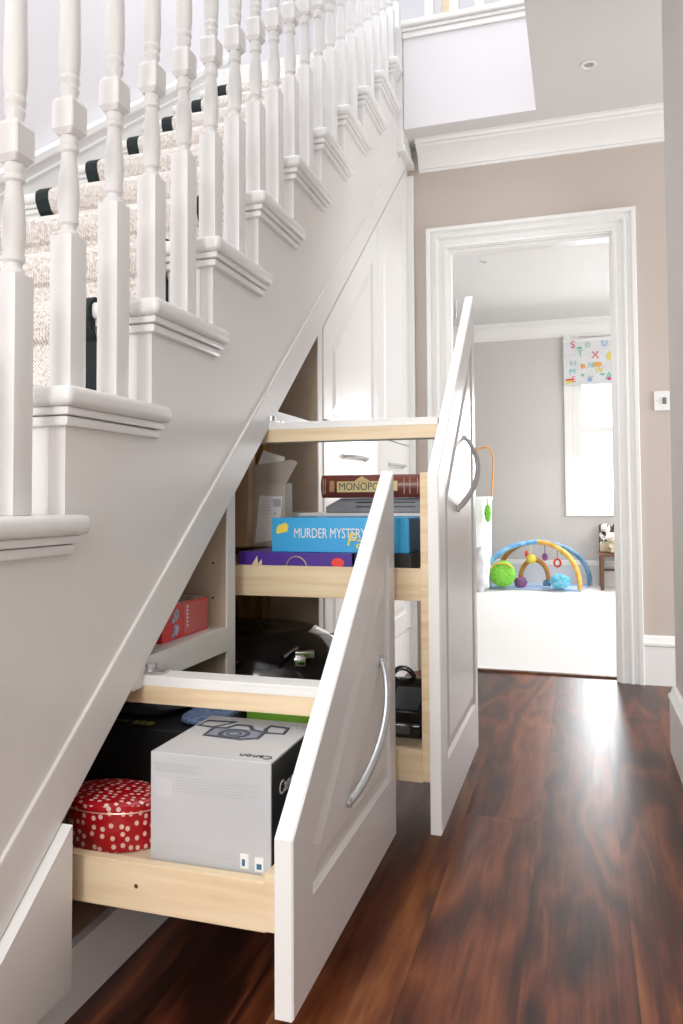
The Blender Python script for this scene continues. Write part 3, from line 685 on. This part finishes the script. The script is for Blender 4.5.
b = bm_(); box(b, -.506, -.37, 1.745, 2.02, ZS, .678, .001); tag(recenter(mesh_obj('black_game_box', b, BLACKM)), 'black box right of the purple game box, under the blue box', 'box')
bl = thing('blue_game_box', 'light blue murder mystery party game box', 'box', (-.55, 1.9, .679))
b = bm_(); box(b, -.720, -.378, 1.758, 2.02, .679, .761, .001); mesh_obj('carton', b, BLUE, bl)
b = bm_(); box(b, -.3785, -.3768, 1.762, 2.016, .682, .758, .0003); mesh_obj('end_print', b, BLUED, bl)
text('title_lettering', 'MURDER MYSTERY', .034, WPAPER, frame((-.663, 1.7576, .713), (1, 0, 0), (0, 0, 1)), bl, sx=.64)
text('party_lettering', 'Party', .046, YEL, frame((-.530, 1.7570, .697), (1, 0, -.25), (.25, 0, 1)), bl)
b = bm_(); prism(b, [(-.707, .722), (-.679, .728), (-.676, .742), (-.684, .750), (-.704, .742), (-.708, .732)], 'y', 1.7568, 1.758); em = mesh_obj('badge_print', b, YEL, bl)
# grey device and leather-look game
gd = thing('grey_console', 'flat grey appliance lying under the maroon game box', 'appliance', (-.54, 2.18, .768))
b = bm_(); prism(b, [(-.690, .7685), (-.40, .7685), (-.40, .8095), (-.645, .8095), (-.690, .785)], 'y', 2.088, 2.27, .003); mesh_obj('housing', b, noisy('grey_plastic', (.22, .22, .23), (.28, .28, .29), 20, .4), gd)
b = bm_(); box(b, -.60, -.43, 2.086, 2.09, .796, .799); box(b, -.60, -.43, 2.086, 2.09, .784, .787); mesh_obj('vent_slot', b, BLACKP, gd)
mo = thing('property_game_box', 'maroon book-style property board game box with gold lettering', 'box', (-.55, 2.14, .81))
b = bm_(); n0 = .811; n1 = .874
pr = [(2.045+(.012)*(1-math.sin(PI*t/10)), n0+(n1-n0)*t/10) for t in range(11)]
prism(b, pr+[(2.27, n1), (2.27, n0)], 'x', -.690, -.398, .0015); mesh_obj('spine', b, MARO, mo, True)
b = bm_(); box(b, -.398, -.394, 2.06, 2.268, n0+.004, n1-.004); mesh_obj('page_edge', b, CREAMP, mo)
b = bm_(); box(b, -.642, -.505, 2.0440, 2.0452, n0+.015, n1-.018); box(b, -.486, -.470, 2.044, 2.0452, n0+.018, n1-.018)
prism(b, [(-.595, n1-.019), (-.570, n1-.004), (-.545, n1-.019)], 'y', 2.044, 2.0452); gp = mesh_obj('gold_plate', b, GOLD, mo)
for x in (-.683, -.677, -.452, -.436, -.415, -.408):
    b = bm_(); box(b, x, x+.0012, 2.0445, 2.0475, n0+.010, n1-.010); mesh_obj('gold_line', b, GOLD, mo)
b = bm_(); box(b, -.664, -.650, 2.0442, 2.0454, n0+.016, n1-.016, .0003); mesh_obj('embossed_plate', b, noisy('worn_gold', (.30, .10, .05), (.45, .25, .10), 60, .5), mo)
text('title_lettering', 'MONOPOLY', .030, INK, frame((-.637, 2.0438, n0+.0205), (1, 0, 0), (0, 0, 1)), mo, sx=.86)
# opened cardboard parcel and upright board
cbp = thing('open_parcel', 'opened grey-brown cardboard parcel with a torn flap and address label', 'box', (-.82, 1.96, ZS))
b = bm_()
fx = [(-.868, ZS+.041), (-.758, ZS+.041), (-.758, .852), (-.868, .852)]
prism(b, fx, 'y', 1.945, 1.949); prism(b, fx, 'y', 1.995, 1.999)
box(b, -.868, -.864, 1.949, 1.995, ZS+.041, .852); box(b, -.762, -.758, 1.949, 1.995, ZS+.041, .852); box(b, -.868, -.758, 1.949, 1.995, ZS+.038, ZS+.042)
mesh_obj('carton', b, CARDG, cbp)
t = bmesh.new()
P = [(-.858, 1.945, .855), (-.758, 1.945, .845), (-.715, 1.925, .905), (-.73, 1.92, .912), (-.845, 1.93, .900)]
A = [t.verts.new(p) for p in P]; B = [t.verts.new((p[0], p[1]+.003, p[2]+.001)) for p in P]; t.faces.new(A); t.faces.new(B[::-1])
for i in range(5): t.faces.new((A[i], B[i], B[(i+1) % 5], A[(i+1) % 5]))
mesh_obj('torn_flap', t, CARDG, cbp)
b = bm_(); t = bmesh.new()
P = [(-.848, 1.96, .895), (-.775, 1.975, .900), (-.780, 2.0, .925), (-.840, 1.99, .945)]
A = [t.verts.new(p) for p in P]; B = [t.verts.new((p[0], p[1]+.002, p[2])) for p in P]; t.faces.new(A); t.faces.new(B[::-1])
for i in range(4): t.faces.new((A[i], B[i], B[(i+1) % 4], A[(i+1) % 4]))
merge(b, t); mesh_obj('back_flap', b, WPAPER, cbp)
b = bm_(); prism(b, [(-.846, .688), (-.777, .700), (-.765, .815), (-.832, .818)], 'y', 1.9438, 1.945); lab = mesh_obj('address_label', b, WPAPER, cbp)
b = bm_()
box(b, -.792, -.770, 1.943, 1.944, .787, .808); box(b, -.789, -.785, 1.943, 1.944, .765, .772); box(b, -.79, -.785, 1.943, 1.944, .750, .757)
for i in range(5): box(b, -.826, -.80, 1.9434, 1.944, .800-.008*i, .8012-.008*i)
mesh_obj('label_print', b, GREYINK, lab)
b = bm_(); prism(b, [(-.885, ZS+.039), (-.850, ZS+.039), (-.842, .925), (-.880, .930)], 'y', 1.90, 1.94, .002); tag(recenter(mesh_obj('cardboard_sheet', b, CARD)), 'brown corrugated cardboard standing left of the opened parcel', 'cardboard')
# black hard case in the lowest tray
ZT = .216+.001
hc = thing('black_case', 'glossy black moulded case with a silver clasp in the tall drawer', 'case', (-.88, 2.0, ZT))
b = bm_(); bmesh.ops.create_icosphere(b, subdivisions=5, radius=1)
for v in b.verts:
    p = v.co; q = Vector([math.copysign(abs(c)**.85, c) for c in p])
    zz = q.z*(.125 if q.z > 0 else .12); v.co = Vector((-.905+q.x*.30, 2.01+q.y*.24, ZT+.122+zz))
    rr = math.hypot(q.x, q.y)
    if q.z > 0: v.co.z += .010*math.cos(rr*9)*(1-.3*rr)
body = mesh_obj('case_shell', b, BLACKP, hc, True)
b = bm_(); tube(b, [(-.905+.303*math.copysign(abs(math.cos(a/60*2*PI))**.85, math.cos(a/60*2*PI)), 2.01+.243*math.copysign(abs(math.sin(a/60*2*PI))**.85, math.sin(a/60*2*PI)), ZT+.125) for a in range(60)], .008, 8, closed=True); mesh_obj('rim_seal', b, BLACKP, hc, True)
b = bm_(); box(b, -.702, -.652, 1.855, 1.880, ZT+.185, ZT+.204, .004, 3, rot=.45); box(b, -.694, -.664, 1.832, 1.852, ZT+.170, ZT+.190, .003, 2, rot=.35); mesh_obj('clasp', b, CHROME, hc, True)
b = bm_(); tube(b, [(-.90, 1.80, ZT+.17), (-.89, 1.775, ZT+.185), (-.83, 1.775, ZT+.185), (-.815, 1.80, ZT+.17)], .007, 8); mesh_obj('carry_handle', b, BLACKP, hc, True)
b = bm_(); tube(b, [(-.69-.02*math.cos(a/12*PI), 1.80+.034*a, ZT+.196+.012*math.sin(a/12*PI)) for a in range(13)], .007, 8); mesh_obj('moulded_ridge', b, BLACKP, hc, True)
# small black machine
bd = thing('black_gadget', 'small black electronic gadget at the right of the lowest tall tray', 'appliance', (-.42, 1.98, ZT))
b = bm_(); prism(b, [(1.88, ZT), (2.10, ZT), (2.10, ZT+.08), (2.05, ZT+.112), (1.98, ZT+.09), (1.90, ZT+.050), (1.88, ZT+.032)], 'x', -.53, -.375, .008, 3); mesh_obj('housing', b, BLACKP, bd, True)
b = bm_(); prism(b, [(1.915, ZT+.059), (1.985, ZT+.094), (1.983, ZT+.101), (1.912, ZT+.066)], 'x', -.46, -.39, .001); mesh_obj('tilted_screen', b, noisy('slate_glass', (.08, .09, .10), (.12, .13, .15), 8, .15), bd)
b = bm_(); box(b, -.50, -.405, 1.876, 1.882, ZT+.010, ZT+.030, .002); mesh_obj('front_slot', b, mat('grey_slot', (.12, .12, .13), .3), bd)
b = bm_(); box(b, -.385, -.374, 1.93, 1.95, ZT+.052, ZT+.066, .002); mesh_obj('red_button', b, TOYR, bd)
b = bm_(); tube(b, [(-.46+.032*math.cos(a/14*PI), 2.05, ZT+.100+.034*math.sin(a/14*PI)) for a in range(15)], .007, 8); mesh_obj('carry_loop', b, BLACKP, bd, True)

# ------------------------------------------------------------------ wall and ceiling fittings
sw = thing('light_switch', 'white single light switch plate on the taupe wall right of the doorway', 'light switch', (.365, YB, 1.19))
b = bm_(); box(b, .323, .409, YB-.008, YB, 1.190, 1.276, .003, 3); mesh_obj('switch_plate', b, WHITE, sw)
b = bm_(); box(b, .357, .373, YB-.014, YB-.007, 1.219, 1.247, .002); mesh_obj('rocker', b, mat('grey_rocker', (.16, .15, .14), .4), sw)
for x in (.335, .397):
    b = bm_(); tube(b, [(x, YB-.0095, 1.233), (x, YB-.0075, 1.233)], .0035, 10); mesh_obj('screw', b, STEEL, sw)
for x, y, lb_ in ((.065, 3.10, 'recessed round ceiling spotlight above the hallway'), (-.616, 5.485, 'playroom ceiling spotlight nearer the doorway'), (-.632, 6.9, 'playroom ceiling spotlight nearer the far wall')):
    s = thing('ceiling_spotlight', lb_, 'ceiling light', (x, y, HC), 'recessed spotlights')
    b = bm_(); lathe(b, [(.020, 0), (.031, -.001), (.032, -.004), (.028, -.006), (.021, -.005), (.020, -.0015)], x, y, HC, 28); mesh_obj('bezel', b, WHITE, s, True)
    b = bm_(); lathe(b, [(0, -.0015), (.015, -.002), (.020, -.001)], x, y, HC, 20); mesh_obj('bulb', b, STEEL, s, True)

# ------------------------------------------------------------------ playroom
BX0, BX1, BZ0, BZ1 = -.115, .86, 1.885, 2.30
bd_ = thing('roman_blind', 'pale roman blind printed with coloured letters and animals above the far window', 'blind', (.37, YF-.04, BZ0))
b = bm_(); box(b, BX0, BX1, YF-.045, YF-.036, BZ0, BZ1, .002)
for z in (BZ0+.012, BZ0+.15, BZ0+.29): box(b, BX0, BX1, YF-.049, YF-.036, z-.004, z+.004, .002)
mesh_obj('blind_fabric', b, noisy('blind_cloth', (.66, .67, .68), (.70, .71, .72), 12, .85), bd_)
b = bm_(); box(b, BX0-.005, BX1+.005, YF-.05, YF-.005, BZ1-.004, BZ1+.02, .003); mesh_obj('headrail', b, WHITE, bd_)
pal = {'r': (.70, .08, .10), 'g': (.20, .55, .40), 'y': (.75, .65, .12), 'b': (.25, .40, .65), 't': (.25, .58, .58), 'o': (.75, .40, .12), 'm': (.50, .08, .25)}
pm = {k: mat('blind_print_'+k, v, .8) for k, v in pal.items()}; pm = {k: v for k, v in pm.items()}
for s_, x, z, c, sz in (('S', 0.01, .36, 'r', .075), ('X', .37, .245, 'r', .075), ('G', .76, .19, 'm', .075), ('A', .60, .035, 'g', .075), ('T', .13, .27, 'g', .07), ('D', .26, .36, 'g', .05), ('U', .54, .36, 'b', .065), ('O', .77, .10, 't', .07), ('V', .30, .02, 'b', .06), ('W', .42, .10, 'y', .06), ('H', .00, .18, 't', .06), ('M', -.02, .10, 't', .06), ('N', .30, .16, 't', .055), ('E', .02, .02, 'r', .06)):
    X = BX0+.05+(x+.02)*.52; text('letter_print', s_, sz*1.28, pm[c], frame((X, YF-.0498, BZ0+.02+z*.95-.01), (1, 0, 0), (0, 0, 1)), bd_, .0006)
for x, z, c, rx, rz in ((.31, .26, 'y', .034, .034), (.19, .185, 'o', .034, .020), (.06, .175, 'o', .018, .018), (-.065, .035, 'y', .032, .012), (-.065, .052, 'r', .032, .008), (.055, .09, 'g', .014, .010), (.235, .09, 'g', .02, .008), (.12, .04, 'b', .02, .010), (.03, .35, 'g', .02, .010), (.29, .045, 'm', .015, .012)):
    b = bm_(); ball(b, (x, YF-.0485, BZ0+z), 1, 16, s=(rx*1.2, .0022, rz*1.25)); mesh_obj('animal_print', b, pm[c], bd_, True)
# play gym
gy = thing('play_gym', 'colourful baby play gym with crossed padded arches on a pale blue mat', 'baby gym', (-.40, 7.15, .004))
b = bm_(); prism(b, [(-.86, 6.95), (.02, 6.95), (.08, 7.40), (-.78, 7.42)], 'z', .005, .022, .006, 2); mesh_obj('play_mat', b, MATB, gy)
def arch(p0, p1, h, n=28):
    p0 = Vector(p0); p1 = Vector(p1)
    return [p0.lerp(p1, (1-math.cos(PI*i/n))/2)+Vector((0, 0, h*math.sin(PI*i/n)**.85)) for i in range(n+1)]
a1 = arch((-.83, 6.98, .02), (-.0, 7.37, .02), .42); a2 = arch((.0, 6.97, .02), (-.74, 7.38, .02), .40)
a1 = arch((-.84, 6.98, .02), (.09, 7.36, .02), .40)
for nm, pts_, M in (('blue_arch', a1[:16], TOYB), ('slate_arch', a1[15:], TOYT), ('orange_arch', a2[:16], TOYO), ('brown_arch', a2[15:], TOYBR)):
    b = bm_(); tube(b, pts_, .027, 12, flat=.8); mesh_obj(nm, b, M, gy, True)
def gym_toy(name, M, c, r, s, z_top, seed=1):
    b = bm_(); ball(b, c, r, 16, s=s)
    if z_top: tube(b, [(c[0], c[1], c[2]+r*.8), (c[0], c[1], z_top)], .004, 6)
    return mesh_obj(name, b, M, gy, True)
gym_toy('sun_toy', YEL, (-.42, 7.1, .27), .045, (1, .5, 1), .40); gym_toy('ring_toy', TOYN, (-.30, 7.12, .29), .030, (.9, .5, 1.2), .40)
b = bm_(); tube(b, [(-.19+.028*math.cos(a/12*2*PI), 7.08, .24+.034*math.sin(a/12*2*PI)) for a in range(12)], .009, 8, closed=True); tube(b, [(-.19, 7.08, .275), (-.19, 7.08, .37)], .004, 6); mesh_obj('red_ring', b, TOYR, gy, True)
gym_toy('green_clip', TOYG, (-.14, 7.06, .34), .028, (1, .7, 1), None)
b = bm_(); tube(b, arch((-.52, 7.14, .06), (-.27, 7.14, .06), .20, 16), .022, 10); mesh_obj('monkey_arch', b, TOYBR, gy, True)
b = bm_(); ball(b, (-.46, 7.12, .31), .018, 10, s=(1, 1, 2)); mesh_obj('red_tag', b, TOYR, gy, True)
gt2 = blob('green_knitted_ball', (-.66, 6.93, .026+.12), (.115, .09, .115), TOYG, amp=.03, seed=5, power=.95); tag(recenter(gt2), 'round green knitted soft toy at the left end of the play mat', 'soft toy')
b = bm_(); tube(b, [(-.66+.11*math.cos(PI*(.15+.7*i/12)), 6.865, .16+.085*math.sin(PI*(.15+.7*i/12))) for i in range(13)], .012, 8, flat=.5); q = mesh_obj('orange_band', b, TOYO, None, True); q.parent = gt2; q.location = -gt2.location
ws = thing('turquoise_whale', 'turquoise plush whale toy at the right of the play mat', 'soft toy', (-.17, 6.93, .023))
o = blob('body', (-.17, 6.93, .023+.068), (.088, .075, .066), TOYBW, amp=.05, seed=9, power=.9); o.parent = ws; o.location = -ws.location
b = bm_(); tube(b, [(-.25, 6.90, .035), (-.29, 6.89, .045), (-.33, 6.89, .040)], .02, 8, flat=.4, taper=lambda t: 1-.5*t); mesh_obj('tail', b, MATB, ws, True)
b = bm_(); ball(b, (-.14, 6.858, .10), .006, 8); ball(b, (-.20, 6.858, .10), .006, 8); mesh_obj('eye', b, INK, ws, True)
o = blob('navy_soft_toy', (-.505, 6.99, .023+.046), (.055, .045, .046), TOYN, amp=.12, seed=12, power=.9); tag(recenter(o), 'small navy and pink soft toy beside the green knitted ball', 'soft toy')
o = blob('striped_soft_toy', (-.285, 7.02, .023+.035), (.035, .035, .035), TOYT, amp=.1, seed=14, power=.9); tag(recenter(o), 'small slate-blue soft toy left of the turquoise whale', 'soft toy')
# mesh laundry bin with orange handle
bn = thing('laundry_bin', 'tall white mesh toy bin with an orange hoop handle', 'bin', (-.965, 7.15, .004))
b = bm_(); lathe(b, [(.175, .005), (.195, .008), (.205, .80), (.213, .805), (.213, .835), (.203, .835), (.198, .80), (.190, .02), (0, .02)], -.965, 7.15, .004, 36); mesh_obj('bin_body', b, MESHW, bn, True)
b = bm_(); tube(b, [(-.765, 7.13, .80), (-.752, 7.13, .95), (-.742, 7.13, 1.10), (-.740, 7.13, 1.20), (-.760, 7.13, 1.27), (-.80, 7.13, 1.295), (-.86, 7.13, 1.28), (-.95, 7.13, 1.22), (-1.05, 7.13, 1.1), (-1.12, 7.13, .95), (-1.16, 7.13, .80)], .008, 8); mesh_obj('hoop_handle', b, ORANGE, bn, True)
b = bm_(); ball(b, (-.775, 6.955, .69), .05, 12, s=(.6, .4, 1.6)); tube(b, [(-.775, 6.955, .75), (-.78, 6.95, .83)], .005, 6); mesh_obj('green_tag', b, TOYG, bn, True)
o = blob('bundled_cloth', (-.835, 6.86, .004+.20), (.075, .07, .20), noisy('white_linen', (.70, .72, .75), (.85, .86, .88), 14, .8), amp=.14, seed=21, power=.8); tag(recenter(o), 'crumpled white cloth bag slumped in front of the mesh bin', 'cloth')
# wooden toddler chair with plush dogs
ch = thing('wooden_chair', 'small dark wooden chair holding plush dogs below the window', 'chair', (.40, 7.3, .004))
for x, y, h in ((.19, 7.10, .30), (.19, 7.42, .575), (.60, 7.10, .30), (.60, 7.42, .575)):
    b = bm_(); box(b, x-.016, x+.016, y-.016, y+.016, .004, h, .004); mesh_obj('leg', b, DARKW, ch)
b = bm_(); box(b, .17, .62, 7.08, 7.44, .30, .325, .005); mesh_obj('seat', b, DARKW, ch)
b = bm_(); box(b, .20, .59, 7.412, 7.428, .50, .56, .004); box(b, .20, .59, 7.412, 7.428, .40, .44, .004); mesh_obj('back_slat', b, DARKW, ch)
b = bm_(); box(b, .18, .61, 7.40, 7.42, .15, .17, .003); box(b, .184, .196, 7.1, 7.42, .17, .19, .003); mesh_obj('stretcher', b, DARKW, ch)
def plush(name, label, c, s, M, ear):
    t_ = thing(name, label, 'soft toy', c)
    b = bm_(); x, y, z = c
    ball(b, (x, y, z+.085*s), .085*s, 16, s=(1, .9, 1)); ball(b, (x-.01*s, y-.03*s, z+.20*s), .07*s, 16, s=(1.05, .95, .95)); ball(b, (x-.02*s, y-.10*s, z+.185*s), .036*s, 12, s=(1, 1.1, .8))
    for sx in (-1, 1):
        ball(b, (x+sx*.055*s, y-.09*s, z+.03*s), .03*s, 10, s=(.9, 1.7, .9)); ball(b, (x+sx*.075*s, y-.05*s, z+.105*s), .026*s, 10, s=(.9, 1.3, 1.7))
    o = mesh_obj('body', b, M, t_, True); r = o.modifiers.new('Remesh', 'REMESH'); r.mode = 'VOXEL'; r.voxel_size = .009*s; r.use_smooth_shade = True
    for sx in (-1, 1):
        b = bm_(); ball(b, (x-.01*s+sx*.068*s, y-.03*s, z+.205*s), .026*s, 10, s=(.6, .9, 1.7)); mesh_obj('ear', b, ear, t_, True)
        b = bm_(); ball(b, (x-.012*s+sx*.025*s, y-.093*s, z+.222*s), .008*s, 8); mesh_obj('eye', b, INK, t_, True)
    b = bm_(); ball(b, (x-.02*s, y-.140*s, z+.195*s), .012*s, 8); mesh_obj('nose', b, INK, t_, True)
plush('plush_dalmatian', 'black-spotted white plush dog atop the chair back', (.235, 7.30, .46-.04), .62, DALM, INK)
plush('plush_dalmatian', 'second spotted white plush dog, further right on the chair', (.36, 7.32, .40), .75, DALM, INK)
plush('plush_dog', 'cream plush dog sitting on the small dark chair', (.31, 7.20, .326), .62, PLUSH, PLUSH)
b = bm_(); box(b, .18, .50, 7.26, 7.42, .326, .418, .02, 3); tag(recenter(mesh_obj('cushion', b, PLUSH)), 'cream cushion on the small dark chair behind the cream dog', 'cushion')

# the toys and the chair stand a little nearer the far wall
for o in list(C.objects):
    if o.parent is None and 'kind' not in o and o.type in ('EMPTY', 'MESH') and 6.5 < o.location.y < 7.5 and not o.name.startswith(('laundry_bin', 'roman_blind', 'bundled_cloth', 'ceiling')):
        o.location.y += .12
